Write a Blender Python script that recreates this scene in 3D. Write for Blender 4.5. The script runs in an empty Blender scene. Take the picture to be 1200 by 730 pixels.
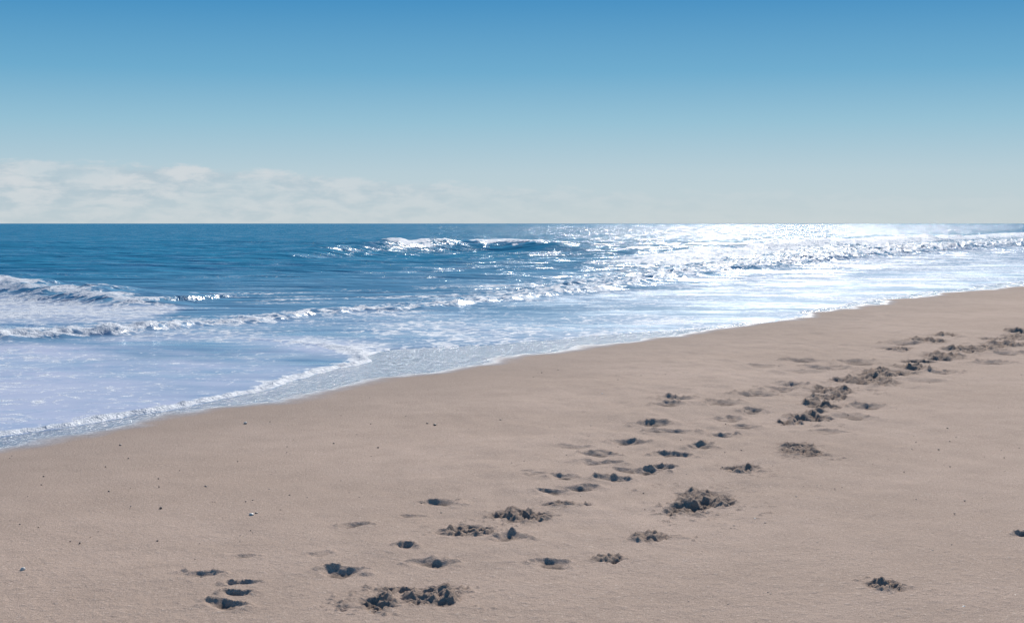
import bpy, math
import numpy as np
from mathutils import Vector
rng=np.random.RandomState(7)
scene=bpy.context.scene
SUN_EL=math.radians(35); SUN_AZ=math.radians(12)

# ---------------- numpy helpers ----------------
def _h(x,y,s):
    h=(x.astype(np.int64)*374761393+y.astype(np.int64)*668265263+s*974634777)&0xFFFFFFFF
    h=((h^(h>>13))*1274126177)&0xFFFFFFFF
    h=((h^(h>>16))*2246822519)&0xFFFFFFFF
    return ((h^(h>>15))&0xFFFFFF)/float(0xFFFFFF)
def vn(x,y,s=0):
    xi=np.floor(x);yi=np.floor(y);fx=x-xi;fy=y-yi
    fx=fx*fx*fx*(fx*(fx*6-15)+10);fy=fy*fy*fy*(fy*(fy*6-15)+10)
    a=_h(xi,yi,s);b=_h(xi+1,yi,s);c=_h(xi,yi+1,s);d=_h(xi+1,yi+1,s)
    return (a*(1-fx)+b*fx)*(1-fy)+(c*(1-fx)+d*fx)*fy
def fbm(x,y,s=0,o=4,g=.5):
    t=0;a=1;n=0
    for i in range(o):
        t=t+a*(vn(x,y,s+i*17)*2-1);n+=a;a*=g
        x,y=(x*1.6-y*1.2)+3.7,(x*1.2+y*1.6)-1.9
    return t/n
def ss(a,b,x):
    t=np.clip((x-a)/(b-a),0,1);return t*t*(3-2*t)
def poly(px,py,pts):
    """distance, signed side (+ left of travel), arclength param 0..n-1"""
    best=np.full(px.shape,1e18);sg=np.ones(px.shape);par=np.zeros(px.shape)
    for i in range(len(pts)-1):
        ax,ay=pts[i];bx,by=pts[i+1];dx=bx-ax;dy=by-ay;L=dx*dx+dy*dy
        t=np.clip(((px-ax)*dx+(py-ay)*dy)/L,0,1)
        qx=px-ax-t*dx;qy=py-ay-t*dy;d=qx*qx+qy*qy
        m=d<best
        best=np.where(m,d,best);par=np.where(m,i+t,par)
        sg=np.where(m,np.sign(dx*qy-dy*qx),sg)
    return np.sqrt(best),sg,par
def inside(px,py,pts):
    r=np.zeros(px.shape,bool);n=len(pts)
    for i in range(n):
        x1,y1=pts[i];x2,y2=pts[(i+1)%n]
        if y1==y2: continue
        c=((y1>py)!=(y2>py))&(px<(x2-x1)*(py-y1)/(y2-y1)+x1)
        r^=c
    return r
def grid_mesh(name,X,Y,Z,attrs):
    nr,nc=X.shape
    me=bpy.data.meshes.new(name)
    co=np.stack([X,Y,Z],-1).reshape(-1,3).astype(np.float32)
    idx=np.arange(nr*nc).reshape(nr,nc)
    q=np.stack([idx[:-1,:-1],idx[:-1,1:],idx[1:,1:],idx[1:,:-1]],-1).reshape(-1,4)
    nf=len(q)
    me.vertices.add(len(co));me.vertices.foreach_set("co",co.ravel())
    me.loops.add(nf*4);me.loops.foreach_set("vertex_index",q.ravel().astype(np.int32))
    me.polygons.add(nf)
    me.polygons.foreach_set("loop_start",(np.arange(nf)*4).astype(np.int32))
    me.polygons.foreach_set("loop_total",np.full(nf,4,np.int32))
    me.polygons.foreach_set("use_smooth",np.ones(nf,bool))
    me.update(calc_edges=True)
    for k,v in attrs.items():
        a=me.attributes.new(k,'FLOAT','POINT');a.data.foreach_set("value",v.ravel().astype(np.float32))
    ob=bpy.data.objects.new(name,me);scene.collection.objects.link(ob)
    return ob
def columns(fine,step,outer):
    c=list(np.arange(0,fine,step));s=step;x=c[-1]
    while x<outer:
        s*=1.14;x+=s;c.append(x)
    c=np.array(c);return np.concatenate([-c[:0:-1],c])

# ---------------- shoreline survey (metres) ----------------
W=[(-9000,-13000),(-60,-80),(-12,-3),(-5.2,9.0),(-4.6,10.3),(-4.08,11.34),(-3.62,12.06),(-3.09,12.88),(-2.58,14.3),(-2.14,16.2),(-1.85,17.4),(-1.80,18.3),(-1.55,19.2),(-0.476,19.8),(1.29,21.5),(2.74,22.9),(4.43,24.6),(5.3,26.2),(5.7,27.6),(6.7,29.3),(9.6,33.8),(13.4,39.4),(25,57),(60,107),(1500,2200),(22000,32000)]
WP=W+[(-40000,32000),(-40000,-13000)]
S=[(-9000,-13020),(-60,-81),(-12,-4),(-4.9,9.0),(-3.88,10.9),(-3.02,12.6),(-2.4,13.6),(-1.73,14.9),(-0.8,16.6),(0,18.1),(1.3,20.0),(2.66,22.0),(4.5,24.9),(7.16,29.5),(10.2,34.1),(13.97,38.8),(25.6,56.6),(61,107),(1502,2200),(22010,32000)]
SP=S+[(-40000,32000),(-40000,-13000)]
def warp(X,Y):
    a=.05+.012*np.clip(np.hypot(X,Y)-8,0,40)
    f=1.1
    return X+a*fbm(X*f,Y*f,5,3),Y+a*fbm(X*f,Y*f,9,3)
def shore(X,Y,line,polyp):
    wx,wy=warp(X,Y)
    d,_,_=poly(wx,wy,line)
    return np.where(inside(wx,wy,polyp),d,-d)

# ---------------- SAND ----------------
rows=[-400,-150,-60,-25,-10,-4,-1,1,2.5,3.6]
y=4.6
while y<12: rows.append(y);y*=1.0015
while y<42: rows.append(y);y*=1.0021
while y<32000: rows.append(y);y*=1.08
rows=np.array(rows)
cols=columns(.40,.00105,900)
Yg=np.repeat(rows[:,None],len(cols),1)
Xg=cols[None,:]*(np.maximum(rows,3)+.6)[:,None]
Xg=np.clip(Xg,-25000,25000)+np.linspace(-1,1,len(cols))[None,:]*.5*(np.abs(Xg)>24999)
dW=shore(Xg,Yg,W,WP); dS=shore(Xg,Yg,S,SP)
Z=-.035*np.clip(dW,0,200)
near=(Yg>4)&(Yg<50)&(np.abs(Xg)<25)
land=ss(.2,-1.2,dS)
und=.014*fbm(Xg*.5,Yg*.35,21,3)+.0045*fbm(Xg*3.1,Yg*2.6,31,3)
track=np.exp(-((Xg-(.25+.32*(Yg-8)))/(.7+.1*Yg))**2)*ss(5,9,Yg)
und+=track*(.020*fbm(Xg*1.8,Yg*1.2,41,3)+.011*fbm(Xg*6,Yg*3.5,43,2))
und+=.0035*np.clip(fbm(Xg*24,Yg*18,44,2),-.2,1)*ss(10,6,Yg)
Z+=np.where(near,und*land,0)
disturbed=np.zeros_like(Z)
ROUGH=[(-.63,6.35,.12,.16),(-.33,6.43,.16,.14),(-.49,6.58,.13,.07),(-.25,7.92,.16,.16),(.05,8.31,.18,.16),(.31,8.59,.11,.09),(1.17,8.77,.22,.42),(1.59,9.87,.14,.17),(2.16,10.73,.15,.34),(2.64,12.5,.18,.38),(2.86,13.24,.16,.30),(3.34,14.5,.26,.34),(3.84,15.24,.30,.4),(4.35,16.1,.28,.35),(4.75,16.8,.25,.3),(5.59,18.28,.32,.45),(6.2,19.15,.38,.5),(6.99,20.1,.42,.55),(7.67,21.3,.36,.5),(2.37,12.16,.10,.18),(.79,7.7,.13,.09),(.48,7.21,.08,.10),(1.76,6.67,.13,.09),(6.6,21.6,.36,.5),(5.2,19.3,.26,.35),(8.2,22.6,.45,.7),(3.1,13.9,.15,.25),(5.0,17.6,.22,.3),(7.4,20.2,.3,.35),(4.0,15.7,.22,.3),(6.0,20.6,.3,.35),(7.2,21.0,.3,.3),(6.6,19.6,.3,.3)]
SMOOTH=[(-1.28,6.33,.085,.06),(-1.28,6.54,.06,.04),(-1.28,6.73,.07,.03),(-1.52,6.9,.08,.05),(-1.37,7.27,.07,.04),(-.83,6.91,.10,.08),(-.98,7.3,.05,.05),(-.88,8.0,.085,.06),(-.56,7.46,.06,.05),(-.42,7.09,.10,.08),(.19,7.03,.08,.08),(-.01,7.66,.09,.08),(-.425,8.64,.10,.07),(-.58,8.26,.075,.04),(.24,8.97,.095,.11),(.44,9.14,.12,.08),(.63,10.46,.15,.12),(.64,10.1,.13,.08),(1.33,11.7,.17,.11),(.93,11.07,.12,.10),(1.18,10.46,.15,.11),(.79,9.81,.10,.08),(.95,9.77,.09,.08),(1.45,10.82,.09,.12),(1.9,12.43,.11,.17),(1.95,11.9,.10,.14),(1.97,13.43,.15,.16),(2.39,14.1,.16,.19),(2.73,14.5,.16,.19),(2.97,15.0,.16,.15),(1.71,11.43,.08,.09),(1.19,12.06,.15,.10),(.34,9.51,.085,.08),(2.59,11.57,.13,.15),(2.98,12.43,.14,.17),(1.58,13.8,.14,.12),(1.44,13.3,.14,.12),(4.28,17.4,.24,.24),(3.7,16.7,.24,.22),(3.32,16.3,.22,.2),(3.04,16.9,.2,.2),(.48,10.8,.15,.10),(4.46,15.3,.2,.2),(5.84,17.4,.2,.25),(2.79,7.76,.05,.06),(.68,9.42,.10,.07),
(3.6,17.6,.2,.22),(5.5,19.9,.25,.28),(2.2,12.9,.1,.12),(3.3,13.2,.14,.16),(4.9,16.2,.16,.2),(.15,9.6,.09,.07),(1.05,9.9,.08,.07),(6.5,18.6,.22,.25)]
FAINT={4,6,13,33,39,40,41,42,51}
def region(cx,cy,r):
    r0,r1=np.searchsorted(rows,[cy-r,cy+r])
    c=cols*(max(cy,3)+.6);c0,c1=np.searchsorted(c,[cx-r*1.4,cx+r*1.4])
    return slice(r0,r1),slice(c0,c1)
for i,(cx,cy,rx,ry) in enumerate(SMOOTH):
    rx*=1.08;ry*=1.12
    sl=region(cx,cy,max(rx,ry)*3);x=Xg[sl];yv=Yg[sl]
    ang=rng.uniform(-.5,.3);k=1.0/max(rx,.07)
    dx=x-cx+rx*.6*fbm(x*k*.8,yv*k*.8,140+i,4);dy=yv-cy+ry*.9*fbm(x*k*.9,yv*k*.9,240+i,4)
    u=(dx*math.cos(ang)+dy*math.sin(ang))/rx;v=(-dx*math.sin(ang)+dy*math.cos(ang))/ry
    r=np.sqrt(u*u+v*v)
    dep=(.010 if i in FAINT else rng.uniform(.019,.028))*(1+.07*max(cy-9,0))
    prof=ss(1.25,.15,r)*(.55+.45*ss(-.9,.7,v))
    rim=np.exp(-((r-1.25)/.3)**2)*ss(-1.2,.6,v)
    crumbs=np.clip(fbm(x*22,yv*18,310+i,3),0,1)
    Z[sl]+=-dep*prof+dep*.42*rim*(.5+.9*vn(x*11,yv*9,300+i))+rim*crumbs*dep*1.0+prof*dep*.65*fbm(x*28,yv*24,8,3)
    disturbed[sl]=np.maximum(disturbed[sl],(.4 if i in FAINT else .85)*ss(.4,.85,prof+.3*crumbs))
for i,(cx,cy,rx,ry) in enumerate(ROUGH):
    sl=region(cx,cy,max(rx,ry)*2.8);x=Xg[sl];yv=Yg[sl]
    dx=(x-cx)/rx;dy=(yv-cy)/ry;k=1.0/rx
    r=np.sqrt(dx*dx+dy*dy)+.9*fbm(x*k*.9,yv*k*.7,500+i,4)
    m=ss(1.15,.6,r)
    sc=1 if cy<12 else .62
    lump=fbm(x*11*sc,yv*9*sc,600+i,4,.6)
    rid=1-2*np.abs(fbm(x*17*sc,yv*14*sc,650+i,3,.55))
    z=-.012+.054*lump+.016*rid+.014*fbm(x*55*sc,yv*50*sc,700+i,2)
    Z[sl]+=m*z*(1 if cy<12 else 1.7)
    halo=ss(2.5,1.0,r)
    sp=np.clip(vn(x*38*sc,yv*34*sc,950+i)-.72,0,1)*.07*vn(x*9,yv*9,3)
    Z[sl]+=halo*(1-m)*sp
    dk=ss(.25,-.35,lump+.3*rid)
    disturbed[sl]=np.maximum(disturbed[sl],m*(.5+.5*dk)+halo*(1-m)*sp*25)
wet=ss(-.34,.12,dS+.28*fbm(Xg*1.3,Yg*1.1,76,4))
damp=ss(-2.8,-.05,dS+.5*fbm(Xg*.6,Yg*.4,77,3))
sand=grid_mesh("sand_beach",Xg,Yg,Z,{"wet":wet,"damp":damp,"disturbed":np.clip(disturbed,0,1)})

# ---------------- SEA ----------------
rows=[-400,-150,-60,-25,-10,-2,3,6]
y=8.5
while y<130: rows.append(y);y*=1.003
k=1.003
while y<32000: rows.append(y);k=min(k*1.012,1.05);y*=k
rows=np.array(rows)
cols=columns(.40,.0012,900)
Yg=np.repeat(rows[:,None],len(cols),1)
Xg=cols[None,:]*(np.maximum(rows,3)+.6)[:,None]
Xg=np.clip(Xg,-24000,24000)+np.linspace(-1,1,len(cols))[None,:]*.5
dW=shore(Xg,Yg,W,WP)
C1=[(-22,43),(-16,38),(-12.3,34.1),(-9.8,31.5),(-7.6,29.5),(-6.5,29.6)]
C2=[(-16,13),(-10,17.8),(-7.39,20.5),(-6.4,21.6),(-5.53,23),(-4.06,25.1),(-2.48,27.5),(0,31.5),(2.18,36.3),(5.4,45),(10,55.6),(16.6,69),(25.8,86),(39.2,109),(80,170),(180,330)]
C3=[(4,52),(7,60),(11.2,74.6),(24.3,101),(63.8,177),(130,300)]
C4=[(-16,62),(-11.2,69),(-9.2,78),(-6.56,81),(-3.0,84),(0,84),(2.6,82),(6,84)]
A2=[(-1.8,17.8),(-1.87,18.5),(-2.33,19.4),(-3.04,20.2),(-4.06,21.1),(-5.5,21.8)]
def wl(X,Y,a,f,s): return X+a*fbm(X*f,Y*f,s,3),Y+a*fbm(X*f,Y*f,s+3,3)
depth=np.clip(dW,0,None)
off=ss(3,30,depth)
n=lambda lx,ly,s: fbm((Xg*.93+Yg*.25)/lx,(Yg*.97-Xg*.2)/ly,s,3)
fade=ss(2500,200,Yg)
Z=off*fade*(.24*n(30,7,1)+.13*n(9,2.4,2)+.045*n(2.4,.9,3))
Z+=ss(.3,4,depth)*.016*n(2.2,.8,4)*ss(60,30,Yg)
foam=np.zeros_like(Z);film=np.zeros_like(Z)
def wave(C,h,wf,wb,seed,wa=.3,wfq=.35):
    x,y_=wl(Xg,Yg,wa,wfq,seed)
    d,sg,t=poly(x,y_,C);s=d*sg
    hh=np.interp(t,np.arange(len(C)),h)
    wff=np.interp(t,np.arange(len(C)),wf);wbb=np.interp(t,np.arange(len(C)),wb)
    return s,t,hh,hh*np.where(s<0,np.exp(-(s/wff)**2),np.exp(-(s/wbb)**2))
# C4 centre breaker
s,t,hh,z=wave(C4,[0,.35,.62,.74,.70,.70,.52,0],[2.1]*8,[4]*8,50,.5,.15)
Z+=z*(1+.12*fbm(Xg*.9,Yg*.5,61,3))
br=np.interp(t,[2.75,2.95,3.75,3.95,4.15,4.4,5.8,6.15],[0,1,.95,.15,.15,1,.9,0])
foam=np.maximum(foam,br*ss(-1.5,-.4,s+1.3*fbm(Xg*.9,Yg*.6,62,3))*ss(.9,.1,s)*1.0)
Z+=.13*br*ss(-1.3,-.5,s)*ss(1,.2,s)*np.clip(fbm(Xg*1.6,Yg*1.2,63,3)+.3,0,1)
# C1 left breaker
s,t,hh,z=wave(C1,[.34,.34,.32,.26,.16,0],[.6]*6,[2.4]*6,70,.45,.4)
Z+=z*(1+.35*fbm(Xg*1.5,Yg*1.2,71,3))
e=np.interp(t,[0,4,5],[1,.9,0])
foam=np.maximum(foam,e*ss(-.9,-.15,s+.7*fbm(Xg*1.6,Yg*1.3,74,3))*ss(1.3,.1,s+.7*fbm(Xg*1.2,Yg,72,3))*.80)
foam=np.maximum(foam,np.interp(t,[0,4.6,5],[1,1,0])*.62*ss(-9,-2.5,s)*ss(-.1,-.8,s))
film=np.maximum(film,np.interp(t,[0,4.6,5],[1,1,0])*.6*ss(-10,-3,s)*ss(-.3,-1,s))
# C2 bore
s,t,hh,z=wave(C2,[.1,.12,.13,.13,.11,.10,.085,.07,.08,.12,.18,.24,.3,.34,.4,.3],[.14]*6+[.16,.2,.3,.4,.6,.8,1,1,1,1],[1.2]*7+[1.5,2,3,4,5,6,6,6,6],80,.5,.6)
rag=np.clip(.7+.9*fbm(Xg*2.6,Yg*2.4,81,3),0,2)
Z+=z*rag
L=np.interp(t,np.arange(16),[6,6,6,5,4,3,3,3.5,5,8,12,17,22,25,25,25])
q=np.interp(t,np.arange(16),[.85,.85,.85,.83,.80,.76,.70,.66,.64,.64,.66,.68,.72,.74,.76,.76])
prof=np.maximum(ss(.5,.0,s/np.maximum(hh*6,.6)),.8*ss(L,L*.05,s))
foam=np.maximum(foam,q*ss(-.25,-.03,s/np.maximum(hh*6,.6))*prof)
Z+=.05*ss(0,.3,s)*ss(L,0,s)*fbm(Xg*3,Yg*2.4,83,3)*np.minimum(hh*5,.7)*ss(120,40,Yg)
seaC2=s
# C3 right breaker
s,t,hh,z=wave(C3,[0,.22,.38,.5,.5,.4],[.9,.9,1.2,1.5,2,2],[3,3,4,5,6,6],90,.8,.15)
Z+=z*(1+.25*fbm(Xg*.8,Yg*.6,91,3))
e=np.interp(t,[0,.6,5],[0,1,1])
foam=np.maximum(foam,.68*e*ss(-2.5,-1.4,s)*ss(4,.5,s+1.5*fbm(Xg*.5,Yg*.3,92,3)))
foam=np.maximum(foam,e*.44*ss(0,-2,s)*ss(-30,-8,s))
# scattered foam streaks left on the open water
stk=fbm((Xg+.3*Yg)/5.5,(Yg-.3*Xg)/1.6,130,4)
foam=np.maximum(foam,.44*ss(.18,.45,stk)*ss(2,10,depth)*ss(60,35,Yg))
# swash edges
vis=ss(-.02,.02,dW)
isA=ss(18.9,18.3,Yg)
bh=(.012+.026*isA)*(.4+1.1*vn(Xg*11,Yg*11,100))*ss(60,30,Yg)
bw=.045+.03*isA*vn(Xg*3,Yg*3,101)
Z+=bh*np.exp(-((dW-bw)/(bw*.9))**2)
width=.05+.15*isA+.003*np.clip(Yg-20,0,30)
inter=isA+(1-isA)*(.55+.5*ss(-.3,.3,fbm(Xg*.8,Yg*.5,105,3)))
foam=np.maximum(foam,1.05*inter*ss(width*1.8,width*.4,dW+.8*width*fbm(Xg*7,Yg*7,102,3))*vis)
x,y_=wl(Xg,Yg,.2,.9,110);d,sg,t=poly(x,y_,A2)
e=np.interp(t,[0,2,3.5,5],[1,.8,.45,0])
Z+=.03*e*np.exp(-(d/.12)**2)*(.6+.8*vn(Xg*8,Yg*8,111))
foam=np.maximum(foam,e*ss(.34,.1,d+.15*fbm(Xg*3,Yg*3,112,3)))
# residual foam film on the swash
lobe=ss(0,-1.2,Xg+1.5)*ss(22.5,19,Yg)
fn=fbm(Xg*.45+.2*Yg,Yg*.32,120,4)
film=np.maximum(film,np.clip(vis*(lobe*(.92+1.3*fn)+(1-lobe)*(.22+.5*fn))*ss(1.5,-2,seaC2),0,1))
foam=np.maximum(foam,vis*np.clip(.35-.03*lobe+.28*fn,0,.53)*ss(3,0,seaC2))
shallow=ss(34,2,depth)
rgh=ss(1,14,depth)
level=np.where(dW>0,.012*(1-np.exp(-dW/.15)),dW*.09).clip(-3,1)
Z=Z*ss(-.05,.12,dW)+level
sea=grid_mesh("sea_water",Xg,Yg,Z,{"foam":foam,"film":film,"shallow":shallow,"chop":rgh})

# ---------------- materials ----------------
def mat(name):
    m=bpy.data.materials.new(name);m.use_nodes=True;nt=m.node_tree;nt.nodes.clear();return m,nt
class N:
    def __init__(s,nt): s.nt=nt
    def new(s,t,**k):
        n=s.nt.nodes.new(t)
        for a,b in k.items(): setattr(n,a,b)
        return n
    def set(s,sock,v):
        if hasattr(v,'links') or hasattr(v,'is_output'): s.nt.links.new(v,sock)
        else: sock.default_value=v
    def math(s,op,a,b=0.0,c=None,clamp=False):
        n=s.new('ShaderNodeMath',operation=op,use_clamp=clamp);s.set(n.inputs[0],a);s.set(n.inputs[1],b)
        if c is not None: s.set(n.inputs[2],c)
        return n.outputs[0]
    def mr(s,v,a,b,c=0.0,d=1.0,sm=True):
        n=s.new('ShaderNodeMapRange',interpolation_type='SMOOTHSTEP' if sm else 'LINEAR')
        for i,x in enumerate([v,a,b,c,d]): s.set(n.inputs[i],x)
        return n.outputs[0]
    def mix(s,f,a,b,bt='MIX'):
        n=s.new('ShaderNodeMix',data_type='RGBA',blend_type=bt);s.set(n.inputs[0],f)
        s.set(n.inputs[6],a if hasattr(a,'is_output') else (*a,1));s.set(n.inputs[7],b if hasattr(b,'is_output') else (*b,1));return n.outputs[2]
    def noise(s,vec,scale,det=4,rough=.55,dist=0):
        n=s.new('ShaderNodeTexNoise');s.nt.links.new(vec,n.inputs['Vector']);n.inputs['Scale'].default_value=scale
        n.inputs['Detail'].default_value=det;n.inputs['Roughness'].default_value=rough;n.inputs['Distortion'].default_value=dist;return n.outputs[0]
    def attr(s,nm):
        return s.new('ShaderNodeAttribute',attribute_name=nm).outputs['Fac']
    def mapping(s,vec,scale=(1,1,1),rot=(0,0,0)):
        n=s.new('ShaderNodeMapping');s.nt.links.new(vec,n.inputs[0]);n.inputs['Scale'].default_value=scale;n.inputs['Rotation'].default_value=rot;return n.outputs[0]
    def bump(s,h,st,dist,nrm=None):
        n=s.new('ShaderNodeBump');s.set(n.inputs['Strength'],st);s.set(n.inputs['Distance'],dist);s.nt.links.new(h,n.inputs['Height'])
        if nrm is not None: s.nt.links.new(nrm,n.inputs['Normal'])
        return n.outputs[0]

# sand
m,nt=mat("sand");g=N(nt)
pos=g.new('ShaderNodeTexCoord').outputs['Object']
wet=g.attr("wet");damp=g.attr("damp");dist=g.attr("disturbed")
n1=g.noise(pos,.35,3);n2=g.noise(pos,3,4);n3=g.noise(pos,200,1,.7);n4=g.noise(pos,45,4,.75)
c=g.mix(g.mr(n1,.3,.7),(.510,.374,.285),(.597,.442,.343))
c=g.mix(g.math('MULTIPLY',g.mr(n2,.35,.75),.45),c,(.43,.315,.24))
c=g.mix(g.math('MULTIPLY',g.mr(n3,.48,.68),.75),c,(.25,.175,.13))
c=g.mix(g.math('MULTIPLY',g.mr(n4,.56,.70),.55),c,(.80,.65,.52))
c=g.mix(g.math('MULTIPLY',damp,.40),c,(.31,.24,.195))
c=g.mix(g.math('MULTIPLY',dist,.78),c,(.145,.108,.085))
wn=g.noise(pos,8,5,.8)
wet_glints=g.mr(g.noise(pos,20,5,.8),.53,.62)      # white specks painted in as sun glints on the wet strip
wc=g.mix(g.math('MULTIPLY',wet_glints,.75),(.24,.30,.38),(.80,.82,.86))  # bluish base: sky reflection of the water film painted into the colour
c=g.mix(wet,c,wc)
bs=g.new('ShaderNodeBsdfPrincipled')
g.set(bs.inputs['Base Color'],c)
g.set(bs.inputs['Roughness'],g.mr(wet,.2,1,.92,.2))
g.set(bs.inputs['Specular IOR Level'],g.math('ADD',.12,g.math('MULTIPLY',wet,g.mr(wn,.45,.57,.1,.7))))
bh=g.math('ADD',g.math('ADD',g.math('MULTIPLY',n3,g.mr(wet,0,1,.35,.02)),g.math('MULTIPLY',n4,g.mr(wet,0,1,1.7,.8))),g.math('MULTIPLY',wn,g.mr(wet,0,1,0,9.0)))
g.set(bs.inputs['Normal'],g.bump(bh,.85,.007))
o=g.new('ShaderNodeOutputMaterial');nt.links.new(bs.outputs[0],o.inputs[0])
sand.data.materials.append(m)

# sea
m,nt=mat("sea");g=N(nt)
pos=g.new('ShaderNodeTexCoord').outputs['Object']
foam=g.attr("foam");film=g.attr("film");sh=g.attr("shallow");chop=g.attr("chop")
mp=g.mapping(pos,(.42,1.3,1),(0,0,math.radians(-10)))
w1=g.noise(mp,.45,2,.6);w2=g.noise(mp,1.8,3,.6);w3=g.noise(mp,8,3,.65)
h=g.math('ADD',g.math('ADD',g.math('MULTIPLY',w1,.9),g.math('MULTIPLY',w2,.32)),g.math('MULTIPLY',w3,.06))
calm=g.mr(film,0,1,1,.25)
nrm=g.bump(h,g.math('MULTIPLY',calm,g.mr(chop,0,1,.7,1.0)),g.mr(chop,0,1,.13,.58))
mp2=g.mapping(pos,(.8,1.1,1),(0,0,math.radians(-10)))
slick=g.noise(mp2,.35,9,.86)
glint=g.mr(slick,.495,.57,.10,2.2)
dc=g.mix(sh,(.034,.212,.350),(.15,.30,.44))
dc=g.mix(g.math('MULTIPLY',g.mr(g.noise(mp,.12,3),.42,.65),.5),dc,(.025,.15,.27))
dc=g.mix(film,dc,(.54,.56,.67))
dif=g.new('ShaderNodeBsdfDiffuse');g.set(dif.inputs[0],dc);nt.links.new(nrm,dif.inputs['Normal'])
gl=g.new('ShaderNodeBsdfGlossy');gl.inputs[0].default_value=(.95,.97,1,1);g.set(gl.inputs['Roughness'],g.mr(chop,0,1,.19,.19));nt.links.new(nrm,gl.inputs['Normal'])
fr=g.new('ShaderNodeFresnel');fr.inputs[0].default_value=1.33;nt.links.new(nrm,fr.inputs['Normal'])
fac=g.math('MINIMUM',fr.outputs[0],g.mr(chop,0,1,.50,.21))
fac=g.math('MULTIPLY',g.math('MULTIPLY',fac,g.mr(film,0,1,1,.6)),g.mr(chop,0,.6,g.mr(slick,.47,.57,.55,1.4),glint),clamp=True)
wsh=g.new('ShaderNodeMixShader');nt.links.new(fac,wsh.inputs[0]);nt.links.new(dif.outputs[0],wsh.inputs[1]);nt.links.new(gl.outputs[0],wsh.inputs[2])
f1=g.noise(pos,1.1,6,.66,.8);f2=g.noise(pos,7,4,.72,.5)
vo=g.new('ShaderNodeTexVoronoi',feature='DISTANCE_TO_EDGE');vo.inputs['Scale'].default_value=2.4
wv=g.new('ShaderNodeVectorMath',operation='ADD');nt.links.new(pos,wv.inputs[0])
nn=g.new('ShaderNodeTexNoise');nt.links.new(pos,nn.inputs['Vector']);nn.inputs['Scale'].default_value=2.2;nn.inputs['Detail'].default_value=2;nt.links.new(nn.outputs['Color'],wv.inputs[1])
nt.links.new(wv.outputs[0],vo.inputs['Vector'])
lace=g.mr(vo.outputs[0],0,.22,1,0)
pat=g.math('ADD',g.math('ADD',g.math('MULTIPLY',g.mr(f1,.25,.75,0,1,False),.36),g.math('MULTIPLY',g.mr(f2,.25,.75,0,1,False),.34)),g.math('MULTIPLY',lace,.30))
th=g.math('SUBTRACT',.92,g.math('MULTIPLY',foam,.90))
fm=g.mr(g.math('SUBTRACT',pat,th),-.07,.16)
fm=g.math('MULTIPLY',fm,g.mr(foam,.05,.2))
fb=g.new('ShaderNodeBsdfPrincipled');g.set(fb.inputs['Base Color'],g.mix(g.mr(f2,.3,.65),(.46,.51,.58),(.84,.85,.86)));fb.inputs['Roughness'].default_value=.6
fb.inputs['Specular IOR Level'].default_value=.3
fh=g.math('ADD',g.math('MULTIPLY',f2,.6),g.math('MULTIPLY',g.noise(pos,40,2,.7),.25))
g.set(fb.inputs['Normal'],g.bump(fh,.9,.12))
ms=g.new('ShaderNodeMixShader');nt.links.new(fm,ms.inputs[0]);nt.links.new(wsh.outputs[0],ms.inputs[1]);nt.links.new(fb.outputs[0],ms.inputs[2])
o=g.new('ShaderNodeOutputMaterial');nt.links.new(ms.outputs[0],o.inputs[0])
sea.data.materials.append(m)

# ---------------- shells / pebbles ----------------
import bmesh
def fragments(name,pts,col):
    bm=bmesh.new()
    for (x,y,r) in pts:
        res=bmesh.ops.create_icosphere(bm,subdivisions=2,radius=r)
        a=rng.uniform(0,6.28);sx,sy,sz=rng.uniform(.8,1.3),rng.uniform(.6,1),rng.uniform(.35,.65)
        for v in res['verts']:
            c=v.co.copy();k=1+.22*math.sin(c.x/r*2.3+a)*math.cos(c.y/r*2.9-a)
            c=Vector((c.x*sx*k,c.y*sy*k,c.z*sz*k))
            v.co=Vector((x+c.x*math.cos(a)-c.y*math.sin(a),y+c.x*math.sin(a)+c.y*math.cos(a),c.z+r*.25))
    me=bpy.data.meshes.new(name);bm.to_mesh(me);bm.free()
    for p in me.polygons:p.use_smooth=True
    ob=bpy.data.objects.new(name,me);scene.collection.objects.link(ob)
    m,nt=mat(name);g=N(nt);pos=g.new('ShaderNodeTexCoord').outputs['Object']
    bs=g.new('ShaderNodeBsdfPrincipled');g.set(bs.inputs['Base Color'],g.mix(g.noise(pos,40,3),[k*.6 for k in col],col));bs.inputs['Roughness'].default_value=.5
    o=g.new('ShaderNodeOutputMaterial');nt.links.new(bs.outputs[0],o.inputs[0]);me.materials.append(m)
fragments("seashell_fragments",[(-2.4,6.98,.018),(-1.52,8.3,.015),(-2.27,12.1,.02),(2.0,6.3,.010),(.9,14.2,.012),(-.3,12.6,.010),(2.5,6.9,.007),(1.4,8.2,.007),(-.9,7.7,.006)],(.85,.78,.68))
pp=[(-3.0,10.9,.014),(-1.98,9.2,.010),(-2.1,8.5,.011),(-1.5,8.35,.010),(-.65,12.0,.015),(-.72,12.1,.011),(-.1,12.3,.012),(2.3,6.5,.010),(2.05,6.05,.009)]
for _ in range(520):
    y=rng.uniform(5.8,20);x=rng.uniform(-.38,.38)*y
    xs=-3.9+ (y-11)*.62
    if x<xs+.6: continue
    pp.append((x,y,rng.uniform(.002,.006)*(1+y*.03)))
for _ in range(40):
    pp.append((rng.normal(2.25,.14),rng.normal(6.35,.25),rng.uniform(.003,.007)))
fragments("pebbles",pp,(.24,.18,.14))

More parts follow.
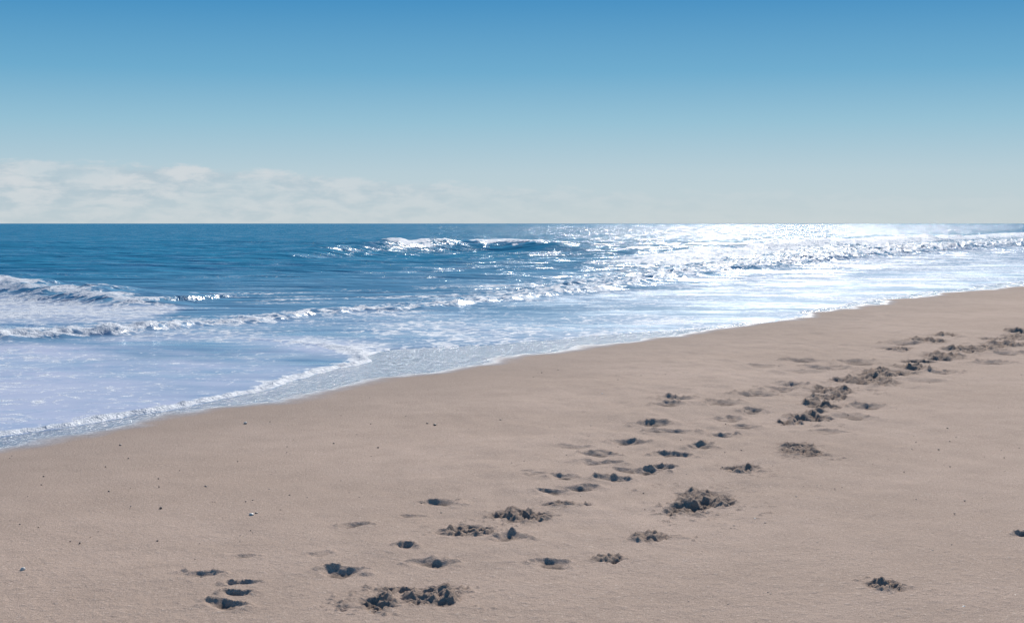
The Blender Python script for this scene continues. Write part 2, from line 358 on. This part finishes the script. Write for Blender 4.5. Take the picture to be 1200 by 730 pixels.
# ---------------- world ----------------
w=bpy.data.worlds.new("World");scene.world=w;w.use_nodes=True;nt=w.node_tree;nt.nodes.clear();g=N(nt)
sky=g.new('ShaderNodeTexSky',sky_type='NISHITA');sky.sun_disc=False;sky.sun_elevation=SUN_EL;sky.sun_rotation=SUN_AZ;sky.air_density=1;sky.dust_density=.3;sky.ozone_density=3
tc=g.new('ShaderNodeTexCoord').outputs['Generated']
nv=g.new('ShaderNodeVectorMath',operation='NORMALIZE');nt.links.new(tc,nv.inputs[0])
sx=g.new('ShaderNodeSeparateXYZ');nt.links.new(nv.outputs[0],sx.inputs[0]);X,Yy,Zz=sx.outputs
ramp=g.new('ShaderNodeValToRGB');e=ramp.color_ramp.elements
stops=[(0,(.53,.62,.66)),(.035,(.45,.59,.67)),(.07,(.28,.51,.65)),(.105,(.135,.39,.60)),(.155,(.042,.260,.52)),(.4,(.02,.15,.38)),(1,(.015,.08,.25))]
e[0].position=0;e[0].color=(*stops[0][1],1);e[1].position=1;e[1].color=(*stops[-1][1],1)
for p_,c_ in stops[1:-1]:
    k=e.new(p_);k.color=(*c_,1)
nt.links.new(Zz,ramp.inputs[0])
sk=g.mix(1.0,sky.outputs[0],(.1,.1,.1),'MULTIPLY')
base=g.mix(.05,ramp.outputs[0],sk)
az=g.math('ARCTAN2',X,Yy)
cv=g.new('ShaderNodeCombineXYZ');g.set(cv.inputs[0],g.math('MULTIPLY',az,38));g.set(cv.inputs[1],g.math('MULTIPLY',Zz,120))
cn=g.noise(cv.outputs[0],1.0,6,.58,.2);cn2=g.noise(cv.outputs[0],.35,3,.5)
top=g.mr(az,-.35,.12,.043,.022)
edge=g.math('SUBTRACT',g.math('ADD',top,g.math('MULTIPLY',g.math('SUBTRACT',cn,.5),.022)),Zz)
cm=g.mr(edge,-.0015,.0045)
cm=g.math('MULTIPLY',cm,g.mr(az,-.3,.22,.75,.15))
cm=g.math('MULTIPLY',cm,g.mr(Zz,.0,.03,.5,1))
cm=g.math('MULTIPLY',cm,g.mr(cn2,.3,.6,.55,1))
ccol=g.mix(g.mr(cn,.35,.62),(.44,.54,.61),(.68,.70,.72))
fin=g.mix(cm,base,ccol)
bg=g.new('ShaderNodeBackground');nt.links.new(fin,bg.inputs[0]);bg.inputs[1].default_value=1
o=g.new('ShaderNodeOutputWorld');nt.links.new(bg.outputs[0],o.inputs[0])

# ---------------- sun & camera ----------------
L=bpy.data.lights.new("sun","SUN");L.energy=4.6;L.angle=math.radians(.53);L.color=(1,.955,.89)
so=bpy.data.objects.new("sun",L);scene.collection.objects.link(so)
dv=Vector((math.sin(SUN_AZ)*math.cos(SUN_EL),math.cos(SUN_AZ)*math.cos(SUN_EL),math.sin(SUN_EL)))
so.rotation_euler=dv.to_track_quat('Z','Y').to_euler();so.location=(20,100,60)
cam=bpy.data.cameras.new("camera");cam.lens=50;cam.sensor_width=36;cam.clip_end=60000;cam.clip_start=.05
cam.shift_y=-103/1200
co=bpy.data.objects.new("camera",cam);scene.collection.objects.link(co);co.location=(0,0,1.7);co.rotation_euler=(math.radians(90),0,0)
scene.camera=co
scene.view_settings.view_transform='Standard';scene.view_settings.look='None';scene.view_settings.exposure=0
